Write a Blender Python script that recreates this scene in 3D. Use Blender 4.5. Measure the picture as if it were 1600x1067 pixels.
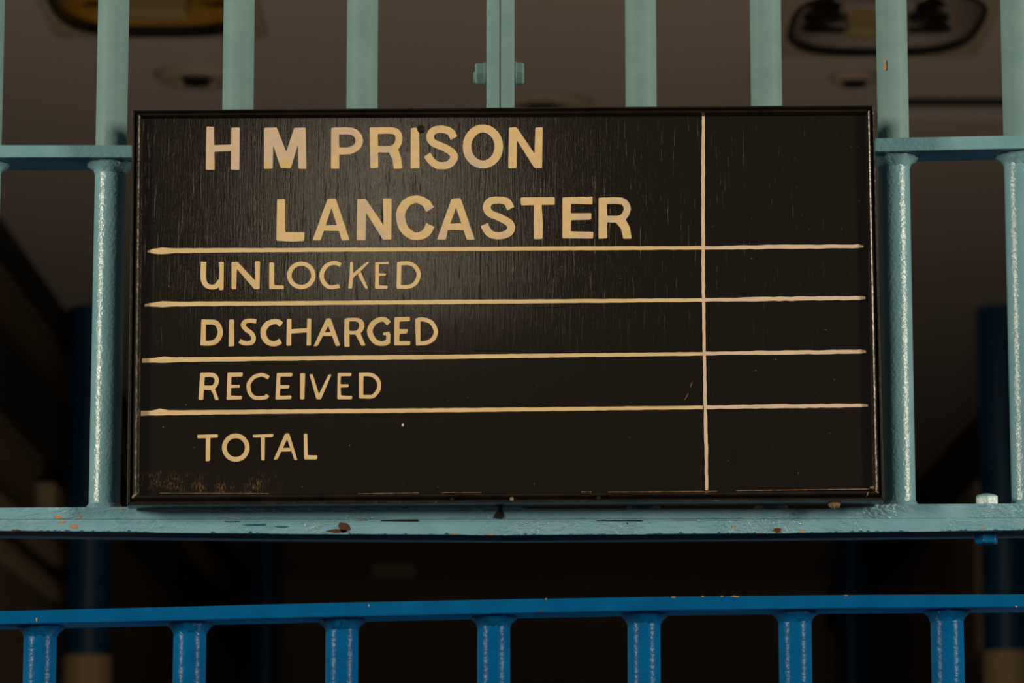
import bpy, bmesh, math, random
from mathutils import Vector, Matrix

random.seed(7)
scene = bpy.context.scene
for o in list(bpy.data.objects):
    bpy.data.objects.remove(o, do_unlink=True)
COL = scene.collection

# ------------------------------------------------------------------ camera
F = 5700.0                                   # focal length in pixels of a 1600x1067 frame
CAM = Vector((0.0, -2.85, 1.60))
PITCH = math.radians(9.4)
cd = bpy.data.cameras.new('camera')
cam = bpy.data.objects.new('camera', cd)
COL.objects.link(cam)
cam.location = CAM
cam.rotation_euler = (math.pi / 2 + PITCH, 0, 0)
cd.sensor_fit = 'HORIZONTAL'
cd.sensor_width = 36.0
cd.lens = 36.0 * F / 1600.0
cd.clip_end = 100
cd.dof.use_dof = True
cd.dof.focus_distance = 2.86
cd.dof.aperture_fstop = 11.0
scene.camera = cam

# ------------------------------------------------------------------ world, lights, exposure
w = bpy.data.worlds.new('world')
scene.world = w
w.use_nodes = True
bg = w.node_tree.nodes['Background']
bg.inputs['Color'].default_value = (0.75, 0.92, 1.0, 1)
bg.inputs['Strength'].default_value = 0.08
vs = scene.view_settings
vs.view_transform = 'Standard'
vs.look = 'None'
vs.exposure = 0.0
vs.gamma = 1.0
vs.use_curve_mapping = False


def area(name, loc, target, sx, sy, power, color):
    l = bpy.data.lights.new(name, 'AREA')
    l.shape = 'RECTANGLE'
    l.size, l.size_y = sx, sy
    l.energy = power
    l.color = color
    o = bpy.data.objects.new(name, l)
    COL.objects.link(o)
    o.location = loc
    d = Vector(target) - Vector(loc)
    o.rotation_euler = d.to_track_quat('-Z', 'Y').to_euler()
    return o


WARM = (1.0, 0.84, 0.62)
area('daylight_from_left_opening', (-3.1, -1.85, 2.58), (0, 0, 2.15), 0.45, 0.80, 106, WARM)
area('daylight_from_right_opening', (3.1, -1.85, 2.58), (0, 0, 2.15), 0.45, 0.80, 106, WARM)
area('entrance_lamp', (-0.300, -5.6, 3.29), (-0.1, 0, 2.15), 0.28, 0.46, 2.1, (1.0, 0.82, 0.58))
area('added_passage_fill', (0.1, 0.5, 0.35), (0.1, 3.6, 3.0), 1.2, 0.3, 19, (1.0, 0.90, 0.76))  # added fill, out of view, aimed up to brighten the passage ceiling


# ------------------------------------------------------------------ picture measurements to places
def ray(u, v):
    x = (u - 800.0) / F
    y = (533.5 - v) / F
    c, s = math.cos(PITCH), math.sin(PITCH)
    return Vector((x, c - s * y, s + c * y))


def P(u, v, Y):                              # the point of an upright plane at depth Y
    d = ray(u, v)
    return CAM + d * ((Y - CAM.y) / d.y)


def PZ(u, v, Z):                             # the point of a level plane at height Z
    d = ray(u, v)
    return CAM + d * ((Z - CAM.z) / d.z)


# ------------------------------------------------------------------ materials
def new_mat(name):
    m = bpy.data.materials.new(name)
    m.use_nodes = True
    nt = m.node_tree
    b = nt.nodes['Principled BSDF']
    return m, nt, b


def noise(nt, scale, detail=3, rough=0.5, stretch=(1, 1, 1)):
    tc = nt.nodes.new('ShaderNodeTexCoord')
    mp = nt.nodes.new('ShaderNodeMapping')
    mp.inputs['Scale'].default_value = stretch
    n = nt.nodes.new('ShaderNodeTexNoise')
    n.inputs['Scale'].default_value = scale
    n.inputs['Detail'].default_value = detail
    n.inputs['Roughness'].default_value = rough
    nt.links.new(tc.outputs['Object'], mp.inputs['Vector'])
    nt.links.new(mp.outputs['Vector'], n.inputs['Vector'])
    return n


def ramp(nt, src, p0, p1, c0=(0, 0, 0, 1), c1=(1, 1, 1, 1)):
    r = nt.nodes.new('ShaderNodeValToRGB')
    r.color_ramp.elements[0].position = p0
    r.color_ramp.elements[1].position = p1
    r.color_ramp.elements[0].color = c0
    r.color_ramp.elements[1].color = c1
    nt.links.new(src, r.inputs['Fac'])
    return r


def mixc(nt, fac, a, b):
    m = nt.nodes.new('ShaderNodeMix')
    m.data_type = 'RGBA'
    for sock, val in ((m.inputs[0], fac), (m.inputs[6], a), (m.inputs[7], b)):
        if hasattr(val, 'is_linked') or hasattr(val, 'links'):
            nt.links.new(val, sock)
        elif isinstance(val, (int, float)):
            sock.default_value = val
        else:
            sock.default_value = (*val[:3], 1)
    return m.outputs[2]


def math_node(nt, op, a, b=None):
    m = nt.nodes.new('ShaderNodeMath')
    m.operation = op
    for i, val in enumerate((a, b)):
        if val is None:
            continue
        if isinstance(val, (int, float)):
            m.inputs[i].default_value = val
        else:
            nt.links.new(val, m.inputs[i])
    return m.outputs[0]


def bump(nt, b, height, strength, dist):
    bp = nt.nodes.new('ShaderNodeBump')
    bp.inputs['Strength'].default_value = strength
    bp.inputs['Distance'].default_value = dist
    nt.links.new(height, bp.inputs['Height'])
    nt.links.new(bp.outputs['Normal'], b.inputs['Normal'])
    return bp


def paint(name, c0, c1, rough=0.3, chip=None, chip_at=0.70, bump_scale=260, bump_dist=0.0006, spec=0.5, stretch=(1, 1, 1), patchy=False):
    m, nt, b = new_mat(name)
    n = noise(nt, 38, 4, 0.6)
    col = mixc(nt, ramp(nt, n.outputs['Fac'], 0.35, 0.65).outputs['Color'], c0, c1)
    if chip:
        ch = noise(nt, 120, 5, 0.65)
        f = ramp(nt, ch.outputs['Fac'], chip_at, chip_at + 0.02).outputs['Color']
        col = mixc(nt, f, col, chip)
    nt.links.new(col, b.inputs['Base Color'])
    b.inputs['Roughness'].default_value = rough
    b.inputs['Specular IOR Level'].default_value = spec
    bn = noise(nt, bump_scale, 3, 0.55, stretch)
    hgt = bn.outputs['Fac']
    if patchy:                               # thick wrinkled brushwork in places
        pn = noise(nt, 16, 2, 0.5)
        hgt = math_node(nt, 'MULTIPLY', hgt, ramp(nt, pn.outputs['Fac'], 0.40, 0.66, (0.12, 0.12, 0.12, 1)).outputs['Color'])
    bump(nt, b, hgt, 0.7, bump_dist)
    return m


def flat(name, c, rough=0.6, var=0.12, scale=8, metallic=0.0):
    m, nt, b = new_mat(name)
    n = noise(nt, scale, 4, 0.6)
    d = tuple(x * (1 - var) for x in c)
    e = tuple(min(1, x * (1 + var)) for x in c)
    nt.links.new(mixc(nt, n.outputs['Fac'], d, e), b.inputs['Base Color'])
    b.inputs['Roughness'].default_value = rough
    b.inputs['Metallic'].default_value = metallic
    return m


M = {}
M['teal_grey'] = paint('teal_gloss_paint_greyer', (0.138, 0.255, 0.262), (0.165, 0.288, 0.296), 0.50, (0.07, 0.20, 0.21), 0.73, bump_dist=0.0005, spec=0.16)  # greyer tone of the teal for upper bars, stiles and top rail
M['teal'] = paint('teal_gloss_paint_bluer', (0.138, 0.315, 0.385), (0.175, 0.355, 0.425), 0.22, (0.05, 0.18, 0.24), 0.74, bump_scale=420, bump_dist=0.0008)  # bluer tone of the teal for lower bars, welds and upper rail
M['teal_flat'] = paint('wrinkled_teal_paint', (0.150, 0.338, 0.445), (0.192, 0.385, 0.495), 0.24, (0.02, 0.12, 0.20), 0.73, 380, 0.0060, 0.6, stretch=(0.45, 1, 1), patchy=True)
M['blue'] = paint('royal_blue_gloss_paint', (0.0006, 0.086, 0.25), (0.0010, 0.106, 0.30), 0.27, (0.004, 0.14, 0.36), 0.74, 300, 0.0008, 0.10, stretch=(0.4, 1, 1))
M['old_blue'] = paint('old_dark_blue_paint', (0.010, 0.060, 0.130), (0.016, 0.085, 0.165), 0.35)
M['navy'] = paint('navy_blue_post_paint', (0.0010, 0.046, 0.105), (0.0012, 0.055, 0.125), 0.26, None, 0.7, 60, 0.0006, 0.9)
M['orange'] = flat('orange_primer', (0.40, 0.20, 0.085), 0.7, 0.2, 300)
M['rust'] = flat('brown_rust', (0.060, 0.022, 0.012), 0.9, 0.4, 400)
M['gap'] = flat('dark_gap', (0.004, 0.005, 0.005), 0.9)
M['frame'] = paint('black_varnished_wood', (0.010, 0.007, 0.005), (0.020, 0.014, 0.009), 0.25, (0.05, 0.03, 0.015), 0.74, 300, 0.0004, 0.4)
M['bare'] = flat('bare_pale_wood', (0.40, 0.25, 0.16), 0.7, 0.3, 400)
M['dust'] = flat('pale_rubbed_edge', (0.20, 0.13, 0.085), 0.7, 0.5, 500)
M['plug'] = flat('tan_wood_plug', (0.22, 0.15, 0.07), 0.6, 0.2, 300)
M['pink'] = paint('pinkish_cream_paint', (0.60, 0.455, 0.33), (0.66, 0.505, 0.38), 0.5, (0.16, 0.11, 0.08), 0.70, 300, 0.0002)
M['cream_plain'] = paint('yellow_cream_line_paint', (0.63, 0.465, 0.245), (0.70, 0.52, 0.295), 0.45, None, 0.7, 300, 0.0002)
M['column_cream'] = flat('cream_post_foot', (0.46, 0.31, 0.15), 0.6, 0.1)
M['ceiling'] = flat('brownish_plaster_ceiling', (0.40, 0.32, 0.27), 0.8, 0.08, 1.2)
M['wall'] = flat('ochre_brown_plaster', (0.20, 0.14, 0.08), 0.85, 0.3, 2.0)
M['floor'] = flat('grey_stone_flags', (0.11, 0.115, 0.12), 0.8, 0.25, 3)
M['black'] = flat('black_enamel', (0.010, 0.008, 0.006), 0.4, 0.2)
M['amber'] = flat('amber_lacquer', (0.36, 0.19, 0.02), 0.35, 0.45, 18)
M['reflector'] = flat('dusty_pink_enamel', (0.30, 0.23, 0.19), 0.6, 0.15)
M['label'] = flat('yellowed_plastic', (0.34, 0.24, 0.09), 0.5, 0.1)
M['plate'] = flat('beige_plate', (0.30, 0.23, 0.16), 0.7, 0.1)
M['dark_brown'] = flat('dark_brown_matte', (0.014, 0.010, 0.006), 0.8, 0.3)
M['box'] = flat('beige_box', (0.34, 0.24, 0.14), 0.7, 0.2)

# cream lettering: yellow strokes retouched here and there in a pinker cream
m, nt, b = new_mat('cream_letter_paint')
n1 = noise(nt, 30, 2, 0.5)
n2 = noise(nt, 220, 3, 0.6)
c = mixc(nt, ramp(nt, n2.outputs['Fac'], 0.3, 0.7).outputs['Color'], (0.63, 0.460, 0.235), (0.71, 0.520, 0.285))
c = mixc(nt, ramp(nt, n1.outputs['Fac'], 0.56, 0.60).outputs['Color'], c, (0.58, 0.445, 0.32))
nt.links.new(c, b.inputs['Base Color'])
b.inputs['Roughness'].default_value = 0.5
bump(nt, b, n2.outputs['Fac'], 0.5, 0.0003)
M['letter'] = m
m, nt, b = new_mat('pale_letter_paint')
n1 = noise(nt, 42, 2, 0.5)
n2 = noise(nt, 220, 3, 0.6)
c = mixc(nt, ramp(nt, n2.outputs['Fac'], 0.3, 0.7).outputs['Color'], (0.57, 0.435, 0.315), (0.62, 0.475, 0.35))
c = mixc(nt, ramp(nt, n1.outputs['Fac'], 0.56, 0.60).outputs['Color'], c, (0.62, 0.44, 0.20))
nt.links.new(c, b.inputs['Base Color'])
b.inputs['Roughness'].default_value = 0.5
bump(nt, b, n2.outputs['Fac'], 0.5, 0.0003)
M['letter_pale'] = m

M['letter_small'] = paint('yellow_cream_letter_paint', (0.62, 0.45, 0.225), (0.71, 0.52, 0.285), 0.5, None, 0.7, 300, 0.0003)

# board face: black gloss over upright ply grain, ochre scuffs near the lower left corner
m, nt, b = new_mat('black_painted_plywood')
grain = noise(nt, 1.0, 4, 0.6, (880, 880, 42))
ridge = noise(nt, 1.0, 2, 0.5, (420, 420, 26))
wave = noise(nt, 14, 2, 0.5)
h = math_node(nt, 'ADD', grain.outputs['Fac'], math_node(nt, 'MULTIPLY', ramp(nt, ridge.outputs['Fac'], 0.60, 0.75).outputs['Color'], 0.8))
h = math_node(nt, 'ADD', h, math_node(nt, 'MULTIPLY', wave.outputs['Fac'], 1.5))
bump(nt, b, h, 0.9, 0.000040)
col = mixc(nt, grain.outputs['Fac'], (0.0085, 0.0058, 0.0038), (0.0150, 0.0105, 0.0075))
tc = nt.nodes.new('ShaderNodeTexCoord')
sx = nt.nodes.new('ShaderNodeSeparateXYZ')
nt.links.new(tc.outputs['Object'], sx.inputs['Vector'])


def window(sock, a, b_, soft):
    lo = nt.nodes.new('ShaderNodeMapRange'); lo.interpolation_type = 'SMOOTHSTEP'
    lo.inputs['From Min'].default_value = a - soft; lo.inputs['From Max'].default_value = a + soft
    nt.links.new(sock, lo.inputs['Value'])
    hi = nt.nodes.new('ShaderNodeMapRange'); hi.interpolation_type = 'SMOOTHSTEP'
    hi.inputs['From Min'].default_value = b_ + soft; hi.inputs['From Max'].default_value = b_ - soft
    nt.links.new(sock, hi.inputs['Value'])
    return math_node(nt, 'MULTIPLY', lo.outputs['Result'], hi.outputs['Result'])


scr = noise(nt, 1.0, 4, 0.7, (900, 900, 260))
brk = noise(nt, 60, 3, 0.6)
msk = math_node(nt, 'MULTIPLY', window(sx.outputs['X'], -0.285, -0.185, 0.02), window(sx.outputs['Z'], 0.010, 0.024, 0.004))
msk = math_node(nt, 'MULTIPLY', msk, ramp(nt, scr.outputs['Fac'], 0.50, 0.62).outputs['Color'])
msk = math_node(nt, 'MULTIPLY', msk, ramp(nt, brk.outputs['Fac'], 0.46, 0.60).outputs['Color'])
col = mixc(nt, msk, col, (0.16, 0.10, 0.035))
dots = noise(nt, 330, 2, 0.5)
col = mixc(nt, ramp(nt, dots.outputs['Fac'], 0.775, 0.80).outputs['Color'], col, (0.16, 0.12, 0.09))
nt.links.new(col, b.inputs['Base Color'])
b.inputs['Roughness'].default_value = 0.085
b.inputs['Specular IOR Level'].default_value = 0.4
M['panel'] = m


# ------------------------------------------------------------------ building helpers
class MB:
    def __init__(self):
        self.v, self.f, self.mi = [], [], []

    def add(self, vs, fs, mi=0):
        o = len(self.v)
        self.v += [Vector(p) for p in vs]
        self.f += [[i + o for i in f] for f in fs]
        self.mi += [mi] * len(fs)

    def box(self, a, b, mi=0):
        (x0, y0, z0), (x1, y1, z1) = a, b
        vs = [(x0, y0, z0), (x1, y0, z0), (x1, y1, z0), (x0, y1, z0), (x0, y0, z1), (x1, y0, z1), (x1, y1, z1), (x0, y1, z1)]
        self.add(vs, [(0, 3, 2, 1), (4, 5, 6, 7), (0, 1, 5, 4), (1, 2, 6, 5), (2, 3, 7, 6), (3, 0, 4, 7)], mi)

    def sweep(self, secs, closed=False, caps=True, mi=0):
        # secs: list of rings with equal counts
        n = len(secs[0])
        o = len(self.v)
        for s in secs:
            self.v += [Vector(p) for p in s]
        k = len(secs)
        for i in range(k if closed else k - 1):
            a, b_ = o + i * n, o + ((i + 1) % k) * n
            for j in range(n):
                self.f.append([a + j, a + (j + 1) % n, b_ + (j + 1) % n, b_ + j])
                self.mi.append(mi)
        if caps and not closed:
            self.f.append([o + j for j in range(n)][::-1]); self.mi.append(mi)
            self.f.append([o + (k - 1) * n + j for j in range(n)]); self.mi.append(mi)

    def lathe(self, c, prof, n=32, axis='Z', jit=0.0, caps=True, mi=0):
        # prof: (radius, offset along axis)
        secs = []
        for r, h in prof:
            ring = []
            for j in range(n):
                t = 2 * math.pi * j / n
                rr = r * (1 + random.uniform(-jit, jit))
                hh = h + random.uniform(-jit, jit) * 0.012
                if axis == 'Z':
                    ring.append((c[0] + rr * math.cos(t), c[1] + rr * math.sin(t), c[2] + hh))
                elif axis == 'X':
                    ring.append((c[0] + hh, c[1] + rr * math.cos(t), c[2] + rr * math.sin(t)))
            secs.append(ring)
        self.sweep(secs, caps=caps, mi=mi)

    def prism(self, poly, thick):
        # flat outline (world points on an upright plane), raised toward the viewer by thick
        n = len(poly)
        fr = [Vector(p) + Vector((0, -thick, 0)) for p in poly]
        o = len(self.v)
        self.v += fr + [Vector(p) for p in poly]
        self.f.append([o + j for j in range(n)]); self.mi.append(0)
        for j in range(n):
            self.f.append([o + j, o + (j + 1) % n, o + n + (j + 1) % n, o + n + j]); self.mi.append(0)

    def build(self, name, mats, parent=None, smooth=None, bevel=0.0, kind=None, label=None):
        me = bpy.data.meshes.new(name)
        off = base_of(parent) if parent else Vector((0, 0, 0))
        me.from_pydata([tuple(p - off) for p in self.v], [], self.f)
        if not isinstance(mats, (list, tuple)):
            mats = [mats]
        for mm in mats:
            me.materials.append(mm)
        for p, i in zip(me.polygons, self.mi):
            p.material_index = i
        bm = bmesh.new(); bm.from_mesh(me)
        big = [f for f in bm.faces if len(f.verts) > 4]
        bmesh.ops.recalc_face_normals(bm, faces=bm.faces)
        if bevel > 0:
            es = [e for e in bm.edges if len(e.link_faces) == 2 and e.calc_face_angle(0) > 0.6]
            bmesh.ops.bevel(bm, geom=es, offset=bevel, segments=2, affect='EDGES', profile=0.6)
        bmesh.ops.triangulate(bm, faces=[f for f in bm.faces if len(f.verts) > 4])
        bm.to_mesh(me); bm.free()
        if smooth is not None:
            me.shade_smooth()
            try:
                me.set_sharp_from_angle(angle=math.radians(smooth))
            except Exception:
                pass
        o = bpy.data.objects.new(name, me)
        COL.objects.link(o)
        if parent:
            o.parent = parent
        if kind:
            o['kind'] = kind
        if label:
            o['label'] = label
        return o


def base_of(o):
    p = Vector((0, 0, 0))
    while o is not None:
        p += o.location
        o = o.parent
    return p


def thing(name, label, cat, loc, group=None):
    o = bpy.data.objects.new(name, None)
    o.empty_display_size = 0.05
    COL.objects.link(o)
    o.location = loc
    o['label'] = label
    o['category'] = cat
    if group:
        o['group'] = group
    return o


def dup(root, delta, label=None):
    r = root.copy(); COL.objects.link(r)
    r.location = Vector(root.location) + Vector(delta)
    if label:
        r['label'] = label
    for ch in list(root.children):
        c = ch.copy(); COL.objects.link(c); c.parent = r
        for g in ch.children:
            d = g.copy(); COL.objects.link(d); d.parent = c
    return r


def curve_pts(pts, closed=False, sub=6):
    # Catmull-Rom through points
    out = []
    n = len(pts)
    rng = range(n) if closed else range(n - 1)
    for i in rng:
        if closed:
            p0, p1, p2, p3 = (pts[(i + k) % n] for k in (-1, 0, 1, 2))
        else:
            p1, p2 = pts[i], pts[i + 1]
            p0 = pts[i - 1] if i > 0 else tuple(2 * a - b_ for a, b_ in zip(p1, p2))
            p3 = pts[i + 2] if i + 2 < n else tuple(2 * b_ - a for a, b_ in zip(p1, p2))
        for s in range(sub):
            t = s / sub
            out.append(tuple(0.5 * (2 * b_ + (c_ - a) * t + (2 * a - 5 * b_ + 4 * c_ - d) * t * t + (3 * b_ - a - 3 * c_ + d) * t ** 3)
                             for a, b_, c_, d in zip(p0, p1, p2, p3)))
    if not closed:
        out.append(pts[-1])
    return out


# ------------------------------------------------------------------ setting: passage behind the gate
ZC = 3.0                                     # ceiling height
XL, XR = -1.03, 1.25
YB = 11.2


def struct(name, mb, mat, label=None):
    o = mb.build(name, mat, kind='structure')
    return o


b_ = MB(); b_.box((-4.5, -7.0, -0.10), (4.5, YB + 0.3, 0.0)); struct('floor', b_, M['floor'])
LAMPS = ((0.574, 2.594), (-0.547, 2.471))    # centres of the two lamp openings in the ceiling
HX, HY = 0.150, 0.195
b_ = MB()
b_.box((XL - 0.3, -0.06, ZC), (XR + 0.3, LAMPS[1][1] - HY, ZC + 0.2))
b_.box((XL - 0.3, LAMPS[0][1] + HY, ZC), (XR + 0.3, YB + 0.3, ZC + 0.2))
ya, yb_ = LAMPS[1][1] - HY, LAMPS[0][1] + HY
b_.box((XL - 0.3, ya, ZC), (LAMPS[1][0] - HX, yb_, ZC + 0.2))
b_.box((LAMPS[1][0] + HX, ya, ZC), (LAMPS[0][0] - HX, yb_, ZC + 0.2))
b_.box((LAMPS[0][0] + HX, ya, ZC), (XR + 0.3, yb_, ZC + 0.2))
b_.box((LAMPS[1][0] - HX, LAMPS[1][1] + HY, ZC), (LAMPS[1][0] + HX, yb_, ZC + 0.2))
b_.box((LAMPS[0][0] - HX, ya, ZC), (LAMPS[0][0] + HX, LAMPS[0][1] - HY, ZC + 0.2))
b_.box((XL - 0.3, ya, ZC + 0.2), (XR + 0.3, yb_, ZC + 0.22))
struct('ceiling', b_, M['ceiling'])
b_ = MB(); b_.box((XL - 0.3, -0.06, 0), (XL, YB + 0.3, ZC)); struct('wall_left', b_, M['wall'])
b_ = MB(); b_.box((XR, -0.06, 0), (XR + 0.3, YB + 0.3, ZC)); struct('wall_right', b_, M['wall'])
b_ = MB()                                    # end wall with an arched opening left of centre
aw, ac, az = 0.42, 0.12, 2.18
arc = [(ac + aw * math.cos(math.pi * (1 - i / 20)), az + aw * math.sin(math.pi * i / 20)) for i in range(21)]
out = [(XL, 0), (ac - aw, 0)] + arc + [(ac + aw, 0), (XR, 0), (XR, ZC), (XL, ZC)]
b_.prism([(x, YB + 0.25, z) for x, z in out], 0.25)
struct('wall_back', b_, M['wall'])
b_ = MB(); b_.box((ac - aw, YB + 0.16, 0), (ac + aw, YB + 0.20, az + aw)); b_.box((ac - 0.006, YB + 0.14, 0), (ac + 0.006, YB + 0.16, az + 0.3))
d1 = struct('door_1', b_, M['dark_brown'])
# shallow concrete downstand that crosses the right half of the ceiling
b_ = MB(); b_.box((0.62, 3.16, ZC - 0.024), (XR, 3.36, ZC)); b_.build('trim_1', M['ceiling'], kind='structure', bevel=0.004)
b_ = MB(); b_.box((0.62, 3.11, ZC - 0.003), (XR, 3.16, ZC)); b_.build('dark_strip', M['dark_brown'], kind='structure')  # thin dark strip along the near edge of the downstand

# ------------------------------------------------------------------ ceiling fittings
def loop(cx, cy, z, rx, ry, n=56, e=4.2):
    pts = []
    for j in range(n):
        t = 2 * math.pi * j / n
        c, s = math.cos(t), math.sin(t)
        pts.append((cx + rx * math.copysign(abs(c) ** (2 / e), c), cy + ry * math.copysign(abs(s) ** (2 / e), s), z))
    return pts


def ceiling_lamp(cx, cy, label, wall_mat, slat_mat, rim_w):
    """lamp let into the ceiling: plate, black rim, deep lining, slats and a lamp block in the middle"""
    root = thing('ceiling_lamp', label, 'lamp', (cx, cy, ZC), 'unlit ceiling lamps behind the gate')
    rx, ry = 0.145, 0.190
    e = 3.2
    p = MB()
    p.sweep([loop(cx, cy, ZC - 0.0005, 0.168, 0.215, e=30), loop(cx, cy, ZC - 0.006, 0.166, 0.213, e=30), loop(cx, cy, ZC - 0.006, rx, ry, e=e), loop(cx, cy, ZC - 0.0005, rx, ry, e=e)], closed=True)
    p.build('ceiling_plate', M['plate'], root)
    g = MB()
    g.sweep([loop(cx, cy, ZC - 0.006, rx + 0.004, ry + 0.004, e=e), loop(cx, cy, ZC - 0.009, rx + 0.001, ry + 0.001, e=e), loop(cx, cy, ZC - 0.009, rx - rim_w, ry - rim_w, e=e), loop(cx, cy, ZC + 0.004, rx - rim_w, ry - rim_w, e=e), loop(cx, cy, ZC + 0.004, rx - 0.001, ry - 0.001, e=e)], closed=True)
    g.build('rim', M['black'], root, smooth=40)
    d = MB()
    d.sweep([loop(cx, cy, ZC + 0.0, rx - 0.002, ry - 0.002, e=e), loop(cx, cy, ZC + 0.05, rx - 0.006, ry - 0.008, e=e), loop(cx, cy, ZC + 0.13, rx - 0.022, ry - 0.030, e=e)], caps=False)
    d.build('lining', wall_mat, root, smooth=40)
    t = MB(); t.add(loop(cx, cy, ZC + 0.13, rx - 0.022, ry - 0.030, e=e), [list(range(56))]); t.add(loop(cx, cy, ZC + 0.135, rx - 0.022, ry - 0.030, e=e), [list(range(56))])
    t.build('back_tray', M['black'], root)
    yf = cy + ry - 0.035
    for k, zz_ in enumerate((0.020, 0.038, 0.060)):
        for s in (-1, 1):
            q = MB()
            x0, x1 = cx + s * 0.050, cx + s * (0.128 - 0.004 * k)
            q.box((min(x0, x1), yf - 0.012, ZC + zz_), (max(x0, x1), yf + 0.006, ZC + zz_ + 0.008))
            q.build('slat', slat_mat, root)
    h = MB(); h.box((cx - 0.047, yf - 0.040, ZC + 0.010), (cx + 0.047, yf + 0.004, ZC + 0.050)); h.build('lamp_block', M['label'], root, bevel=0.004)
    c = MB(); c.box((cx - 0.058, yf - 0.060, ZC + 0.047), (cx + 0.058, yf - 0.020, ZC + 0.062)); c.build('end_cap', M['reflector'], root, bevel=0.003)
    for s in (-1, 1):
        rr = MB()
        a = Vector((cx + s * 0.050, yf - 0.05, ZC + 0.055)); e_ = Vector((cx + s * 0.125, yf - 0.09, ZC + 0.080))
        side = (e_ - a).normalized().cross(Vector((0, 0, 1))) * 0.003
        rr.sweep([[pp + side, pp + Vector((0, 0, 0.003)), pp - side, pp - Vector((0, 0, 0.003))] for pp in (a, e_)])
        rr.build('stay', M['plate'], root)
    return root


ceiling_lamp(*LAMPS[0], 'unlit ceiling lamp with thin black rim, above the right end of the sign', M['reflector'], M['black'], 0.003)
ceiling_lamp(*LAMPS[1], 'unlit amber lined ceiling lamp with dark rim, above the left end of the sign', M['amber'], M['amber'], 0.007)


def ceiling_rose(u, v, r, hole, label, mat_r, hole_dx=0.0):
    c = PZ(u, v, ZC)
    root = thing('ceiling_rose', label, 'ceiling fitting', (c.x, c.y, ZC), 'round ceiling fittings')
    a = MB()
    a.lathe((c.x, c.y, ZC), [(r, 0.0), (r, -0.004), (r * 0.86, -0.014), (r * 0.62, -0.014), (r * 0.50, -0.004), (r * 0.5, 0.0)], 40, caps=False)
    a.build('ring', mat_r, root, smooth=50)
    h = MB(); h.lathe((c.x + hole_dx, c.y, ZC), [(r * 0.49, 0.0), (r * 0.49, -0.003), (hole, -0.005), (hole * 0.9, -0.018), (0.002, -0.018)], 32, caps=False)
    h.build('socket', M['black'], root, smooth=40)
    return root


ceiling_rose(307, 115, 0.070, 0.024, 'round shallow ceiling fitting with a dark centre, behind the bars below the amber lamp', M['plate'])
ceiling_rose(1335, 117, 0.042, 0.020, 'small round dark ceiling fitting just beyond the black rimmed lamp', M['plate'])
ceiling_rose(845, 160, 0.088, 0.020, 'wide round ceiling fitting just over the middle of the sign', M['plate'])

# ------------------------------------------------------------------ passage posts and wall fittings
def post(x, D, label, zsplit, r=0.052):
    y = D + CAM.y
    root = thing('painted_post', label, 'post', (x, y, 0), 'navy posts along the passage')
    a = MB(); a.lathe((x, y, 0), [(r, zsplit), (r, ZC - 0.002)], 40); a.build('shaft', M['navy'], root, smooth=40)
    c = MB(); c.lathe((x, y, 0), [(r * 1.03, 0.0), (r * 1.03, zsplit)], 40); c.build('lower_shaft', M['column_cream'], root, smooth=40, label='cream painted lower shaft')
    return root


post(-0.931, 8.0, 'navy blue round post with cream lower part, behind the bars at far left', 2.225)
post(1.085, 8.0, 'navy blue round post with cream lower part, behind the bars at far right', 2.235)
post(-0.838, 12.4, 'dim navy blue post farther down the passage, left of its middle', 2.0)
post(1.155, 12.4, 'dim navy blue post farther down the passage, right of its middle', 2.0)


def wall_box(name, label, cat, a, b, mat, bevel=0.004):
    x = (a[0] + b[0]) / 2; y = (a[1] + b[1]) / 2
    q = MB(); q.box(a, b)
    o = q.build(name, mat, bevel=bevel)
    o['label'] = label; o['category'] = cat
    return o


wall_box('cable_tray', 'dark cable tray running along the left wall below the ceiling', 'cable tray', (XL + 0.002, 1.0, 2.655), (XL + 0.04, YB - 0.01, 2.78), M['dark_brown'])
wall_box('cable_trunking', 'dark trunking in the corner of ceiling and left wall', 'trunking', (XL, 1.0, 2.955), (XL + 0.035, YB - 0.01, ZC - 0.001), M['dark_brown'])
wall_box('cable_tray', 'dark cable tray running along the top of the right wall', 'cable tray', (XR - 0.04, 1.0, 2.80), (XR - 0.002, YB - 0.01, 2.93), M['dark_brown'])
wall_box('wall_cabinet', 'beige box high on the right wall beside the navy post', 'box', (XR - 0.05, 6.55, 2.35), (XR, 6.95, 2.95 - 0.16), M['box'])
wall_box('wall_cabinet', 'beige box high on the left wall beside the navy post', 'box', (XL, 5.00, 2.50), (XL + 0.04, 5.30, 2.59), M['box'])
wall_box('wall_pipe', 'upper of two beige pipes along the left wall under the cable tray', 'pipe', (XL, 3.0, 2.435), (XL + 0.03, 6.2, 2.475), M['box'])
wall_box('wall_pipe', 'lower of two beige pipes along the left wall under the cable tray', 'pipe', (XL, 3.0, 2.36), (XL + 0.03, 6.0, 2.39), M['box'])
wall_box('wall_duct', 'beige duct on the left wall beyond the near navy post', 'duct', (XL, 6.8, 2.70 + 0.09), (XL + 0.05, 9.2, 2.86), M['box'])
wall_box('ceiling_batten', 'unlit pale strip light on the ceiling at the far end of the passage', 'lamp', (-0.52, 10.7, ZC - 0.05), (-0.36, 10.85, ZC), M['box'])

# ------------------------------------------------------------------ barred gate, upper grille in two panels
YF = -0.025                                  # front of the flat straps
R = 0.0125
ZTOP = 2.96


def wx(u, v=100, Y=0.0):
    return P(u, v, Y).x


def zz(u, v, Y):
    return P(u, v, Y).z


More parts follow.
